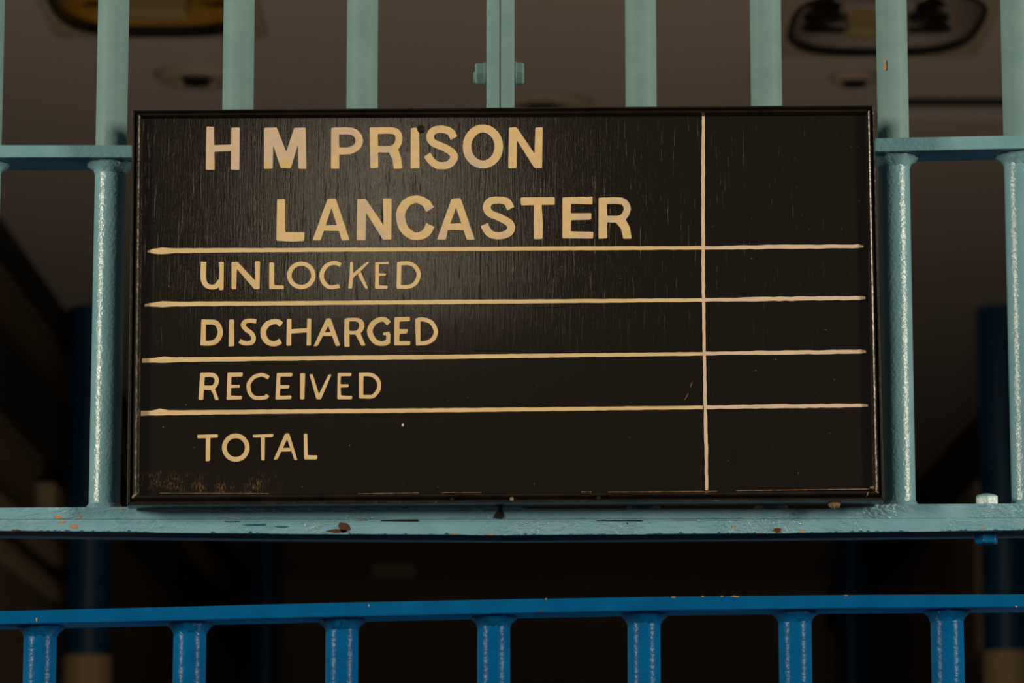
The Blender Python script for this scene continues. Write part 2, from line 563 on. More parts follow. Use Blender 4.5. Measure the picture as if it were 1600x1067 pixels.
# rail edges: (u, v_top, v_front_bottom)
UP_L = [(-1990, 224), (0, 226.3), (205, 226.3), (758, 228.5)]
UP_R = [(806, 228.5), (1372, 215.5), (1600, 210.8), (3050, 196)]
BOT = [(-1990, 795), (0, 793), (200, 791.5), (781, 789.5), (806, 789.5), (822, 794.5), (1290, 794.8), (1372, 788), (1385, 787.5), (1600, 786.5), (3050, 782)]
SEAM = [(-1990, 813), (0, 811.5), (400, 811), (781, 811), (1200, 810.5), (1600, 809), (3050, 806)]


def interp(tab, u, k=1):
    for a, b_ in zip(tab, tab[1:]):
        if a[0] <= u <= b_[0]:
            t = (u - a[0]) / (b_[0] - a[0])
            return a[k] + (b_[k] - a[k]) * t
    return tab[0][k] if u < tab[0][0] else tab[-1][k]


def strap(us, topf, botf, yf, yb, lift=0.0, mi_under=1):
    """flat bar following a measured line; underside keeps its own paint"""
    mb = MB()
    secs = []
    for u in us:
        a, c = P(u, topf(u), yf), P(u, botf(u), yf)
        secs.append([(a.x, yf, a.z), (c.x, yf, c.z), (c.x, yb, c.z), (a.x, yb, a.z)])
    # build faces by hand to give the underside its own slot
    o = len(mb.v)
    for s in secs:
        mb.v += [Vector(p) for p in s]
    for i in range(len(secs) - 1):
        A, B = o + 4 * i, o + 4 * (i + 1)
        for j in range(4):
            mb.f.append([A + j, A + (j + 1) % 4, B + (j + 1) % 4, B + j]); mb.mi.append(mi_under if j == 1 else 0)
    mb.f.append([0, 1, 2, 3]); mb.mi.append(0)
    q = 4 * (len(secs) - 1)
    mb.f.append([q, q + 1, q + 2, q + 3]); mb.mi.append(0)
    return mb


# u positions outside the frame run on to the passage walls
UMIN = 800 + (XL + 0.001) * F / 2.85 * 0.985
UMAX = 800 + (XR - 0.001) * F / 2.85 * 0.985


def lin(a, b_, n):
    return [a + (b_ - a) * i / n for i in range(n + 1)]


def hexnut(mb, c, axis, af, t, dome=0.0, rot=0.0):
    rr = af / math.sqrt(3)
    ring = lambda s, h: [((c[0] + h, c[1] + s * rr * math.cos(rot + math.pi / 3 * j), c[2] + s * rr * math.sin(rot + math.pi / 3 * j)) if axis == 'X' else
                          (c[0] + s * rr * math.cos(rot + math.pi / 3 * j), c[1] + s * rr * math.sin(rot + math.pi / 3 * j), c[2] + h)) for j in range(6)]
    sg = 1 if t > 0 else -1
    mb.sweep([ring(1, 0), ring(1, t * 0.85), ring(0.86, t), ring(0.30, t + sg * dome)])


def weld(x, z, up, r0, r1, h, mat, parent, jit=0.05):
    """bead of weld round a bar; up=+1 sits on a surface, -1 hangs under it"""
    q = MB()
    pr = [(R * 0.95, 0), (r1, 0), (r1 * 0.99, up * h * 0.25), (r0 * 1.10, up * h * 0.62), (r0 * 1.01, up * h), (R * 0.95, up * h * 1.02)]
    q.lathe((x, 0, z), pr, 40, jit=jit, caps=False)
    return q.build('weld_bead', mat, parent, smooth=60)


def grille_panel(side):
    left = side == 'l'
    root = thing('grille_panel',
                 'teal barred grille panel left of the bolted joint, behind the sign' if left else 'teal barred grille panel right of the bolted joint, behind the sign',
                 'gate', (P(400 if left else 1200, 790, 0).x, 0, zz(400, 800, 0)), 'teal grille panels')
    tab = UP_L if left else UP_R
    us = (lin(UMIN, 0, 6) + lin(0, 759.5, 8)[1:]) if left else (lin(804.5, 1600, 8) + lin(1600, UMAX, 6)[1:])
    h = 19.5 if left else 21.0
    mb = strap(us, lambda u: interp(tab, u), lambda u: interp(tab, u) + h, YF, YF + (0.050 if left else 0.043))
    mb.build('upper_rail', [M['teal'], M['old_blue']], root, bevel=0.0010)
    us2 = [u for u in ((lin(UMIN, 0, 6) + lin(0, 780.5, 8)[1:]) if left else (lin(783.5, 822, 4) + lin(822, 1600, 40)[1:] + lin(1600, UMAX, 6)[1:]))]
    mb = strap(us2, lambda u: interp(BOT, u), lambda u: interp(SEAM, u), -0.030, 0.028, mi_under=0)
    mb.build('bottom_rail', M['teal_flat'], root, bevel=0.0005)
    # stile at the joint
    u0, u1 = (760.0, 780.6) if left else (782.4, 803.8)
    a0, a1 = P(u0, 100, YF).x, P(u1, 100, YF).x
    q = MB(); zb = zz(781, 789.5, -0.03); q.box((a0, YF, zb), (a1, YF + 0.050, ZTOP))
    st = q.build('stile', M['teal_grey'], root, bevel=0.0009)
    # bolt end at the joint
    zc = zz(781, 115, -0.004)
    q = MB()
    if left:
        hexnut(q, (a0, -0.004, zc), 'X', 0.0165, -0.0092, 0.0, 0.2)
        q.lathe((a0, -0.004, zc), [(0.0095, -0.0022), (0.0095, 0.0)], 24, 'X')
        q.lathe((a0, -0.004, zc - 0.0035), [(0.005, -0.0105), (0.0052, 0.0)], 16, 'X')
        q.build('bolt_nut', M['teal_grey'], root, bevel=0.0006)
    else:
        hexnut(q, (a1, -0.004, zc), 'X', 0.0170, 0.0078, 0.0, 0.12)
        q.lathe((a1, -0.004, zc), [(0.0098, 0.0), (0.0098, 0.0018)], 24, 'X')
        q.build('bolt_head', M['teal_grey'], root, bevel=0.0006)
    # upright bars
    cs = [-19.0, 176.0, 372.6, 566.0] if left else [1001.3, 1197.0, 1394.0, 1589.5]
    if left:
        u = -215.0
        while wx(u) > XL + 0.05:
            cs.append(u); u -= 196
    else:
        u = 1785.5
        while wx(u) < XR - 0.05:
            cs.append(u); u += 196
    for u in cs:
        x = wx(u)
        zr = zz(u, interp(tab, u), YF)
        zrb = zz(u, interp(tab, u) + h, YF)
        zb = zz(u, interp(BOT, u), -0.030)
        q = MB()
        n = 14
        secs = []
        q.lathe((x, 0, 0), [(R, zb - 0.001), (R * 0.998, zb + 0.1), (R, zrb)], 40)
        bar = q.build('lower_bar', M['teal'], root, smooth=40)
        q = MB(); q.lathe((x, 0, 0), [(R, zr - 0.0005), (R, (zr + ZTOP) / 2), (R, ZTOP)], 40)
        ub = q.build('upper_bar', M['teal_grey'], root, smooth=40)
        weld(x, zrb, -1, R, R + 0.0062, 0.0085, M['teal'], bar)
        weld(x, zb, 1, R, R + 0.0042, 0.0055, M['teal'], bar, 0.04)
        q = MB(); q.lathe((x, 0, zr), [(R, -0.0003), (R + 0.0012, -0.0003), (R + 0.0008, 0.0012), (R, 0.0016)], 36, jit=0.04, caps=False)
        q.build('rust_seam', M['rust'], ub, smooth=60)
    # top rail at the ceiling
    q = MB(); xa, xb = ((XL + 0.001, a1) if left else (a0, XR - 0.001))
    q.box((xa, YF, ZTOP), (xb, YF + 0.05, ZC - 0.0005)); q.build('top_rail', M['teal_grey'], root, bevel=0.001)
    return root


gp_l = grille_panel('l')
gp_r = grille_panel('r')


def chip(parent, name, u, v, w_, h_, mat, Y, thick=0.0003, n=11, rough=0.35, ang=0.0):
    poly = []
    for j in range(n):
        t = -2 * math.pi * j / n
        r = 1 + random.uniform(-rough, rough)
        a, b_ = 0.5 * w_ * r * math.cos(t), 0.5 * h_ * r * math.sin(t)
        poly.append(P(u + a * math.cos(ang) - b_ * math.sin(ang), v + a * math.sin(ang) + b_ * math.cos(ang), Y))
    q = MB(); q.prism(poly, thick)
    return q.build(name, mat, parent)


chip(gp_r, 'paint_chip', 1383, 103, 5, 17, M['orange'], -0.0118, 0.0004)
for (u, v, ww, hh, mt) in ((91, 810.3, 14, 6.0, 'orange'), (124, 808, 6, 5, 'orange'), (190, 795.5, 5, 3, 'orange')):
    chip(gp_l, 'paint_chip', u, v - (2.5 if v > 808 else 0), ww, hh * 0.8, M[mt], -0.030)
chip(gp_l, 'paint_chip', 634, 791.5, 14, 5, M['rust'], -0.030)
# dark keyhole-shaped notch where the two bottom rails meet
q = MB()
q.prism([P(u, v, -0.0306) for u, v in ((779.5, 789), (783.5, 789), (785, 797), (788, 806), (786, 810), (779, 810.3), (772, 809), (775, 803), (779, 798))], 0.0003)
q.build('joint_notch', M['gap'], gp_l)
# ------------------------------------------------------------------ transom rail under the panels
TB = [(-1990, 826), (0, 829.5), (400, 834), (800, 836.5), (1200, 833.5), (1600, 829), (3050, 822)]
tr = thing('transom_rail', 'chipped teal flat rail with dark blue underside, right below the sign', 'rail', (0, 0, zz(800, 836, -0.0305)))
mb = strap(lin(UMIN, 0, 6) + lin(0, 1600, 32)[1:] + lin(1600, UMAX, 6)[1:], lambda u: interp(SEAM, u) + 0.1, lambda u: interp(TB, u), -0.0302, 0.024)
mb.build('rail_bar', [M['teal_flat'], M['old_blue']], tr, bevel=0.0006)
# strip along the bottom edge where the teal coat has flaked back to blue
def flake_strip(u0, u1, seed):
    rnd = random.Random(seed)
    n = max(3, int((u1 - u0) / 3.5))
    top, bot = [], []
    for i in range(n + 1):
        u = u0 + (u1 - u0) * i / n
        e = interp(TB, u)
        top.append(P(u, e - 0.9 - max(0.0, rnd.gauss(-0.2, 1.6)) * (0.4 + 0.6 * abs(math.sin(i * 0.21 + seed))), -0.0302)); bot.append(P(u, e - 0.6 + 0.4, -0.0302))
    q = MB()
    q.prism(top + bot[::-1], 0.00025)
    q.build('blue_flake', M['old_blue'], tr)


for i, (a, c) in enumerate(((30, 240), (330, 420), (545, 730), (800, 960), (1010, 1180), (1240, 1420), (1470, 1600))):
    flake_strip(a, c, i)
YT = -0.0302
for (u, v, ww, hh, mt) in ((97, 815, 12, 5, 'orange'), (116, 822.5, 13, 6, 'orange'), (25, 830 - 1.5, 16, 3, 'rust'),
                           (538, 823, 17, 15, 'rust'), (527, 829.5, 30, 5, 'rust'), (710, 833.5, 16, 2.5, 'orange'), (765, 835, 12, 2.2, 'orange'),
                           (1214, 828.5, 16, 8, 'orange'), (1214, 828.5, 13, 6, 'rust'), (1253, 829.5, 9, 4, 'orange'), (1146, 823, 4, 5, 'orange'), (1536, 826, 5, 3, 'orange'),
                           (1186, 832, 8, 2, 'orange'), (440, 823, 20, 2.5, 'old_blue'), (400, 820, 34, 2.5, 'old_blue'), (362, 815, 30, 2, 'old_blue'), (980, 818, 3, 3, 'rust')):
    chip(tr, 'paint_chip', u, v, ww, hh, M[mt], YT - (0.0002 if (mt == 'rust' and u == 1214) else 0), 0.0003)
# dark slots in the seam under the bottom rails
for (par, u0, u1, v, t) in ((tr, 596, 655, 813.4, 3.0), (tr, 932, 1004, 813.5, 1.8), (tr, 1045, 1090, 812.6, 1.2), (tr, 555, 575, 812.6, 1.4)):
    q = MB()
    q.prism([P(u0, v - 0.3 * t, -0.0302), P((u0 + u1) / 2, v - 0.5 * t, -0.0302), P(u1 - 2, v - 0.6 * t, -0.0302), P(u1, v, -0.0302), P(u1 - 2, v + 0.5 * t, -0.0302), P((u0 + u1) / 2, v + 0.4 * t, -0.0302), P(u0, v + 0.3 * t, -0.0302)], 0.0004)
    q.build('seam_gap', M['gap'], par)

# hex bolt through the rails at the right
xb_ = P(1540, 780, -0.006).x
zb_ = zz(1540, 786.6, -0.030)
q = MB()
hexnut(q, (xb_, -0.012, zb_), 'Z', 0.0168, 0.0085, 0.0015, 0.45)
q.lathe((xb_, -0.012, zb_), [(0.0105, 0.0), (0.0105, 0.0012)], 28)
q.build('bolt_head', M['teal'], gp_r, bevel=0.0005)
ze_ = zz(1540, interp(TB, 1540), -0.0302)
q = MB()
hexnut(q, (P(1541, 845, -0.012).x, -0.012, ze_), 'Z', 0.0165, -0.0085, 0.0, 0.2)
q.build('bolt_nut', M['blue'], tr, bevel=0.0006)

# ------------------------------------------------------------------ lower blue gate
BT = [(-1990, 985), (0, 954.5), (267, 948), (533, 941), (800, 935.8), (1067, 931.5), (1333, 929), (1600, 928), (3050, 930)]
BB = [(-1990, 1005), (0, 975.5), (267, 969.5), (533, 963.5), (800, 958), (1067, 953), (1333, 950.2), (1600, 948.6), (3050, 950)]
lg = thing('lower_gate', 'bright blue barred lower gate with flat top rail, below the teal grille', 'gate', (0, 0, 0.0))
mb = strap(lin(UMIN, 0, 6) + lin(0, 1600, 32)[1:] + lin(1600, UMAX, 6)[1:], lambda u: interp(BT, u), lambda u: interp(BB, u), YF, 0.023, mi_under=0)
mb.build('top_rail', M['blue'], lg, bevel=0.0012)
us = [62, 296, 534, 771.5, 1006.5, 1243, 1481]
u = 62 - 236.5
while wx(u, 1040) > XL + 0.05:
    us.append(u); u -= 236.5
u = 1481 + 236.5
while wx(u, 1040) < XR - 0.05:
    us.append(u); u += 236.5
for u in us:
    x = wx(u, 1040)
    zt = zz(u, interp(BB, u), YF)
    q = MB(); q.lathe((x, 0, 0), [(0.0129, 0.06), (0.0129, 1.0), (0.0129, zt)], 40)
    bar = q.build('bar', M['blue'], lg, smooth=40)
    weld(x, zt, -1, 0.0129, 0.0182, 0.0085, M['blue'], bar, 0.05)
q = MB(); q.box((XL + 0.001, YF, 0.02), (XR - 0.001, 0.025, 0.06)); q.build('bottom_rail', M['blue'], lg, bevel=0.001)
for xs in (XL + 0.001, XR - 0.026):
    zt_ = zz(UMIN if xs < 0 else UMAX, interp(BB, UMIN if xs < 0 else UMAX), YF)
    q = MB(); q.box((xs, YF, 0.0), (xs + 0.025, 0.025, zt_)); q.build('end_stile', M['blue'], lg, bevel=0.001)
for (u, v, ww, hh, mt) in ((57, 968, 3, 6, 'bare'), (1053, 933, 8, 2.2, 'orange'), (1148, 931.8, 13, 2.4, 'orange'), (1098, 932, 5, 2, 'orange'), (1128, 931.5, 5, 2, 'orange'),
                           (1588, 947.5, 4, 2, 'bare'), (845, 955.5, 10, 2, 'rust'), (853, 935.8, 4, 2, 'orange'), (1322, 930.2, 6, 2, 'orange'), (576, 946, 3, 4, 'bare')):
    chip(lg, 'paint_chip', u, v, ww, hh, M[mt], YF)

# ------------------------------------------------------------------ the sign
YP = -0.0500                                 # painted face
YK = -0.0335                                 # back of the board
CO = {'tl': (205, 170), 'tr': (1367.5, 162), 'br': (1383.5, 783), 'bl': (196.5, 789.5)}
CI = {'tl': (223, 183), 'tr': (1353, 178), 'br': (1364.5, 764.5), 'bl': (217, 771)}
YM = -0.056
base = P(790, 787, YM)
sg = thing('notice_board', 'black framed prison notice board with cream hand painted lettering, in front of the teal bars', 'sign', (base.x, YK, base.z))
# the board's own axes are upright; ply panel
q = MB()
f4 = [P(*CI[k], YP) for k in ('tl', 'tr', 'br', 'bl')]
cen = sum(f4, Vector()) / 4
f4 = [cen + (p - cen) * 1.006 for p in f4]
q.add([(p.x, YP, p.z) for p in f4] + [(p.x, YK, p.z) for p in f4], [(0, 1, 2, 3), (7, 6, 5, 4), (0, 4, 5, 1), (1, 5, 6, 2), (2, 6, 7, 3), (3, 7, 4, 0)])
panel = q.build('panel', M['panel'], sg)
# moulded frame: outer bead, groove, inner bead (t from outer edge 0 to panel edge 1, depth)
prof = [(0.0, YK), (0.0, -0.0475), (0.02, -0.0510), (0.08, -0.0540), (0.17, -0.0556), (0.28, -0.0552), (0.36, -0.0536), (0.41, -0.0522), (0.46, -0.0532), (0.54, -0.0556),
        (0.66, -0.0568), (0.78, -0.0562), (0.86, -0.0542), (0.90, -0.0526), (0.94, -0.0518), (1.0, -0.0500), (1.0, YK)]


def frame_pt(k, t, y):
    o, i = Vector(CO[k]), Vector(CI[k])
    p = o + (i - o) * t
    pt = P(p.x, p.y, YM)
    return (pt.x, y, pt.z)


for a, c in (('tl', 'tr'), ('tr', 'br'), ('br', 'bl'), ('bl', 'tl')):
    q = MB()
    n = 24
    secs = []
    for i in range(n + 1):
        s = i / n
        s = 0.0008 + s * 0.9984
        ring = []
        for (t, y) in prof:
            A, B = Vector(frame_pt(a, t, y)), Vector(frame_pt(c, t, y))
            ring.append(A + (B - A) * s)
        secs.append(ring)
    q.sweep(secs)
    q.build('frame_moulding', M['frame'], sg, smooth=35)

# lettering. Each set: origin and scale of the measurement, then outlines ('p') and brush strokes ('s': width, points; 'o': closed stroke)
TH = 0.00045
SETS = {}


def tr_(o, pts):
    return [(o[0] + x / o[2], o[1] + y / o[2]) for x, y in pts]


def letters(word_label, mat, glyphs, par):
    q = MB()
    lay = 0
    for o, prims in glyphs:
        for pr in prims:
            lay += 1
            th = TH + 0.000004 * (lay % 9)
            if pr[0] == 'p':
                pts = tr_(o, pr[1])
                # soften corners a little, like brush-painted edges
                soft = []
                m_ = len(pts)
                for i in range(m_):
                    p0, p1, p2 = Vector(pts[i - 1]), Vector(pts[i]), Vector(pts[(i + 1) % m_])
                    d0, d2 = (p0 - p1), (p2 - p1)
                    r = min(1.6, d0.length * 0.3, d2.length * 0.3)
                    a, c = p1 + d0.normalized() * r, p1 + d2.normalized() * r
                    mid = (a + c) / 2 * 0.5 + p1 * 0.5
                    soft += [a, mid, c]
                q.prism([P(s.x, s.y, YP) for s in soft], th)
            else:
                closed = pr[0] == 'o'
                wd = pr[1] / o[2]
                cp = curve_pts(tr_(o, pr[2]), closed, 6)
                L_, R_ = [], []
                m_ = len(cp)
                for i in range(m_):
                    if closed:
                        a, c = cp[i - 1], cp[(i + 1) % m_]
                    else:
                        a, c = cp[max(0, i - 1)], cp[min(m_ - 1, i + 1)]
                    t = (Vector(c) - Vector(a)).normalized()
                    nn = Vector((-t.y, t.x))
                    ww = wd
                    if len(pr) > 3:
                        # horizontal runs of a bowl are thinner or thicker than its upright runs
                        k = abs(t.y)
                        ww = wd + (pr[3] / o[2] - wd) * k
                    ww *= 1 + 0.025 * math.sin(i * 1.7 + lay)
                    L_.append(Vector(cp[i]) + nn * ww / 2); R_.append(Vector(cp[i]) - nn * ww / 2)
                fr = lambda s: P(s.x, s.y, YP) + Vector((0, -th, 0))
                bk = lambda s: P(s.x, s.y, YP)
                secs = [[fr(l), fr(r), bk(r), bk(l)] for l, r in zip(L_, R_)]
                q.sweep(secs, closed=closed)
    return q.build('lettering', mat, par, label=word_label)


def ell(cx, cy, rx, ry, n=16):
    return [(cx + rx * math.cos(2 * math.pi * i / n), cy + ry * math.sin(2 * math.pi * i / n)) for i in range(n)]


Z1, Z2, Z3, Z4 = (310, 185, 5.714), (570, 185, 5.517), (420, 295, 5.517), (700, 295, 5.333)
Z5, Z6, Z7, Z8 = (300, 400, 8.421), (480, 400, 8.421), (300, 485, 8.0), (490, 485, 8.0)
Z9, Z10, Z11 = (300, 570, 10.0), (450, 570, 10.0), (300, 665, 8.0)

letters('cream painted letters HM', M['letter_pale'], [
    (Z1, [('p', [(73, 73), (141, 76), (141, 170), (146, 460), (67, 460), (70, 200)]), ('p', [(295, 83), (370, 83), (366, 462), (289, 458)]),
          ('p', [(130, 240), (315, 234), (305, 292), (130, 300)])]),
    (Z1, [('p', [(588, 85), (700, 82), (785, 300), (855, 85), (958, 83), (963, 452), (893, 450), (888, 235), (825, 445), (735, 445), (668, 240), (663, 450), (585, 452)])]),
], sg)
letters('cream painted word PRISON', M['letter'], [
    (Z1, [('p', [(1186, 85), (1255, 82), (1258, 450), (1184, 450)]), ('s', 62, [(1215, 113), (1350, 113), (1410, 140), (1437, 200), (1410, 258), (1340, 290), (1215, 291)], 66)]),
    (Z2, [('p', [(43, 78), (113, 78), (116, 428), (48, 430)]), ('s', 56, [(75, 107), (230, 106), (280, 128), (295, 175), (275, 235), (220, 266), (75, 266)], 60),
          ('p', [(205, 290), (280, 250), (310, 330), (325, 433), (250, 436), (240, 360)])]),
    (Z2, [('p', [(397, 85), (445, 80), (468, 120), (472, 430), (395, 433)])]),
    (Z2, [('s', 62, [(769, 170), (735, 115), (660, 94), (590, 110), (563, 162), (592, 212), (680, 250), (752, 295), (768, 345), (720, 400), (630, 405), (575, 368), (537, 314)], 66)]),
    (Z2, [('o', 67, ell(1018, 243, 137, 155), 73)]),
    (Z2, [('p', [(1243, 80), (1308, 76), (1463, 305), (1470, 80), (1533, 77), (1528, 428), (1462, 428), (1312, 190), (1308, 430), (1237, 430)])]),
], sg)
letters('cream painted word LANCASTER', M['letter'], [
    (Z3, [('p', [(72, 90), (143, 88), (143, 375), (308, 375), (304, 450), (200, 456), (65, 448)])]),
    (Z3, [('p', [(508, 85), (565, 85), (545, 150), (447, 445), (377, 445)]), ('p', [(525, 85), (577, 83), (697, 443), (630, 447), (535, 150)]), ('p', [(478, 318), (605, 312), (612, 365), (465, 362)])]),
    (Z3, [('p', [(763, 88), (835, 86), (990, 315), (985, 83), (1058, 83), (1056, 438), (985, 440), (838, 205), (833, 445), (758, 445)])]),
    (Z3, [('s', 64, [(1390, 180), (1350, 120), (1275, 91), (1195, 115), (1143, 190), (1139, 265), (1170, 350), (1240, 405), (1310, 405), (1362, 372), (1392, 312)], 78)]),
    (Z4, [('p', [(30, 82), (95, 80), (70, 150), (0, 340), (-19, 425), (-92, 425)]), ('p', [(50, 80), (105, 78), (224, 425), (157, 427), (65, 150)]), ('p', [(0, 292), (130, 288), (140, 345), (-15, 345)])]),
    (Z4, [('s', 58, [(523, 166), (490, 108), (420, 94), (350, 105), (323, 155), (350, 205), (430, 240), (505, 282), (526, 325), (500, 370), (430, 392), (360, 380), (322, 340), (302, 298)], 66)]),
    (Z4, [('p', [(605, 72), (890, 70), (890, 133), (608, 138)]), ('p', [(715, 125), (780, 125), (790, 300), (787, 418), (716, 420), (715, 300)])]),
    (Z4, [('p', [(953, 72), (1205, 65), (1203, 130), (1025, 125), (1023, 205), (1195, 203), (1193, 258), (1025, 262), (1022, 355), (1212, 360), (1208, 415), (953, 413)])]),
    (Z4, [('p', [(1255, 75), (1325, 72), (1327, 413), (1254, 417)]), ('s', 55, [(1285, 101), (1430, 100), (1478, 125), (1493, 170), (1470, 225), (1420, 252), (1285, 252)], 58),
          ('p', [(1390, 270), (1475, 248), (1515, 320), (1530, 415), (1460, 417), (1440, 330)])]),
], sg)
letters('cream painted word UNLOCKED', M['letter_small'], [
    (Z5, [('s', 60, [(153, 78), (148, 220), (152, 310), (185, 380), (250, 409), (320, 396), (375, 330)], 72), ('p', [(350, 78), (420, 78), (415, 445), (362, 452), (358, 405), (355, 260), (360, 200)])]),
    (Z5, [('p', [(520, 80), (600, 78), (835, 328), (827, 73), (895, 72), (890, 435), (820, 437), (592, 170), (580, 437), (520, 438)])]),
    (Z5, [('p', [(1018, 85), (1080, 85), (1082, 385), (1208, 388), (1210, 435), (1015, 435)])]),
    (Z5, [('o', 56, ell(1439, 256, 158, 153), 58)]),
    (Z6, [('s', 50, [(440, 122), (390, 98), (330, 97), (260, 125), (208, 190), (190, 260), (212, 340), (270, 400), (330, 412), (425, 396)], 58)]),
    (Z6, [('p', [(565, 80), (602, 80), (603, 290), (590, 430), (540, 430), (560, 250)]), ('p', [(595, 236), (785, 78), (820, 80), (715, 190), (595, 296)]), ('p', [(665, 245), (705, 205), (800, 430), (765, 430)])]),
    (Z6, [('p', [(895, 80), (1075, 80), (1070, 108), (945, 110), (942, 228), (1040, 232), (1030, 262), (945, 262), (943, 388), (1060, 392), (1058, 430), (892, 432)])]),
    (Z6, [('p', [(1183, 80), (1240, 78), (1232, 430), (1175, 430)]), ('s', 48, [(1205, 102), (1330, 98), (1410, 130), (1462, 210), (1460, 285), (1420, 360), (1340, 404), (1205, 406)], 56)]),
], sg)
letters('cream painted word DISCHARGED', M['letter_small'], [
    (Z7, [('p', [(118, 112), (175, 112), (172, 437), (105, 437)]), ('s', 60, [(140, 147), (260, 146), (320, 175), (352, 250), (345, 320), (300, 385), (230, 410), (140, 411)], 66)]),
    (Z7, [('p', [(465, 115), (527, 112), (528, 447), (458, 452)])]),
    (Z7, [('s', 54, [(803, 138), (740, 130), (672, 138), (640, 185), (680, 240), (740, 285), (768, 340), (755, 392), (700, 412), (640, 405), (596, 380)], 60)]),
    (Z7, [('s', 62, [(1118, 178), (1070, 142), (1010, 142), (940, 175), (897, 240), (895, 310), (925, 375), (985, 412), (1045, 416), (1110, 383)], 72)]),
    (Z7, [('p', [(1187, 105), (1243, 105), (1240, 440), (1180, 443)]), ('p', [(1440, 102), (1490, 102), (1487, 440), (1432, 440)]), ('p', [(1232, 235), (1445, 225), (1445, 275), (1232, 290)])]),
    (Z8, [('p', [(160, 100), (215, 100), (185, 190), (50, 445), (0, 450)]), ('p', [(175, 98), (215, 100), (333, 440), (280, 448), (178, 180)]), ('p', [(135, 275), (240, 270), (240, 320), (115, 320)])]),
    (Z8, [('p', [(387, 102), (445, 100), (450, 455), (385, 457), (382, 300)]), ('s', 44, [(415, 118), (530, 116), (585, 140), (602, 195), (580, 250), (530, 278), (415, 278)], 64), ('p', [(515, 285), (575, 262), (650, 437), (600, 445)])]),
    (Z8, [('s', 58, [(942, 165), (890, 118), (820, 118), (745, 165), (705, 240), (715, 310), (760, 380), (820, 412), (890, 410), (945, 378)], 70), ('p', [(865, 280), (945, 265), (960, 300), (957, 400), (905, 400), (908, 310), (870, 310)])]),
    (Z8, [('p', [(1010, 85), (1205, 82), (1205, 135), (1075, 140), (1072, 235), (1180, 235), (1165, 290), (1075, 297), (1070, 385), (1210, 385), (1205, 435), (1008, 438)])]),
    (Z8, [('p', [(1270, 100), (1335, 95), (1335, 440), (1280, 440)]), ('s', 50, [(1300, 117), (1380, 115), (1470, 150), (1520, 230), (1525, 290), (1490, 360), (1410, 405), (1305, 413)], 54)]),
], sg)
letters('cream painted word RECEIVED', M['letter_small'], [
    (Z9, [('p', [(130, 125), (205, 122), (185, 400), (175, 548), (100, 548), (115, 350)]), ('s', 68, [(160, 158), (310, 158), (370, 190), (388, 250), (365, 318), (310, 356), (160, 357)], 66), ('p', [(280, 375), (350, 350), (420, 548), (362, 552), (330, 450)])]),
    (Z9, [('p', [(555, 122), (795, 118), (790, 185), (615, 188), (612, 315), (752, 315), (745, 358), (610, 360), (608, 483), (782, 487), (778, 540), (540, 548)])]),
    (Z9, [('s', 58, [(1200, 202), (1130, 165), (1060, 160), (960, 200), (890, 290), (885, 360), (905, 440), (965, 505), (1040, 520), (1150, 508), (1182, 470)], 62)]),
    (Z9, [('p', [(1325, 130), (1560, 125), (1572, 155), (1555, 185), (1380, 185), (1378, 318), (1525, 318), (1515, 368), (1378, 372), (1372, 485), (1555, 480), (1550, 535), (1305, 545)])]),
    (Z10, [('p', [(190, 132), (268, 132), (255, 540), (190, 540)])]),
    (Z10, [('p', [(335, 150), (385, 145), (485, 460), (500, 538), (445, 538)]), ('p', [(635, 152), (680, 152), (515, 538), (460, 540), (478, 470)])]),
    (Z10, [('p', [(778, 128), (995, 128), (985, 178), (825, 180), (820, 305), (950, 305), (945, 350), (822, 355), (828, 480), (1005, 488), (1000, 538), (770, 538)])]),
    (Z10, [('p', [(1108, 122), (1180, 125), (1175, 525), (1110, 525)]), ('s', 58, [(1140, 153), (1260, 152), (1350, 180), (1415, 260), (1420, 370), (1380, 440), (1310, 497), (1140, 497)], 62)]),
], sg)
letters('cream painted word TOTAL', M['letter_small'], [
    (Z11, [('p', [(65, 115), (325, 107), (325, 150), (68, 160)]), ('p', [(175, 140), (230, 140), (225, 440), (172, 448)])]),
    (Z11, [('o', 60, ell(548, 275, 143, 147), 58)]),
    (Z11, [('p', [(758, 115), (1015, 102), (1018, 130), (1000, 145), (765, 148)]), ('p', [(862, 138), (912, 138), (908, 435), (868, 435)])]),
    (Z11, [('p', [(1165, 97), (1215, 97), (1190, 165), (1070, 420), (1020, 425)]), ('p', [(1180, 95), (1215, 97), (1318, 430), (1280, 430), (1190, 170)]), ('p', [(1115, 280), (1225, 278), (1240, 322), (1100, 325)])]),
    (Z11, [('p', [(1398, 100), (1440, 98), (1448, 370), (1567, 372), (1562, 422), (1402, 422)])]),
], sg)


def rule(pts, name, mat, label, seed, rough=0.25):
    """ruled paint line through (u, v, thickness) points"""
    rnd = random.Random(seed)
    den = []
    for a, c in zip(pts, pts[1:]):
        L = math.hypot(c[0] - a[0], c[1] - a[1])
        n = max(2, int(L / 9))
        for i in range(n):
            t = i / n
            den.append([a[k] + (c[k] - a[k]) * t for k in range(3)])
    den.append(list(pts[-1]))
    up, lo = [], []
    vert = abs(pts[-1][1] - pts[0][1]) > abs(pts[-1][0] - pts[0][0])
    for d in den:
        j1, j2 = rnd.uniform(-rough, rough), rnd.uniform(-rough, rough)
        if vert:
            up.append((d[0] + d[2] / 2 + j1, d[1])); lo.append((d[0] - d[2] / 2 + j2, d[1]))
        else:
            up.append((d[0], d[1] - d[2] / 2 + j1)); lo.append((d[0], d[1] + d[2] / 2 + j2))
    q = MB()
    th = 0.00040 if not vert else 0.00046
    secs = []
    for a, c in zip(up, lo):
        secs.append([P(*a, YP) + Vector((0, -th, 0)), P(*c, YP) + Vector((0, -th, 0)), P(*c, YP), P(*a, YP)])
    q.sweep(secs)
    return q.build(name, mat, sg, label=label)


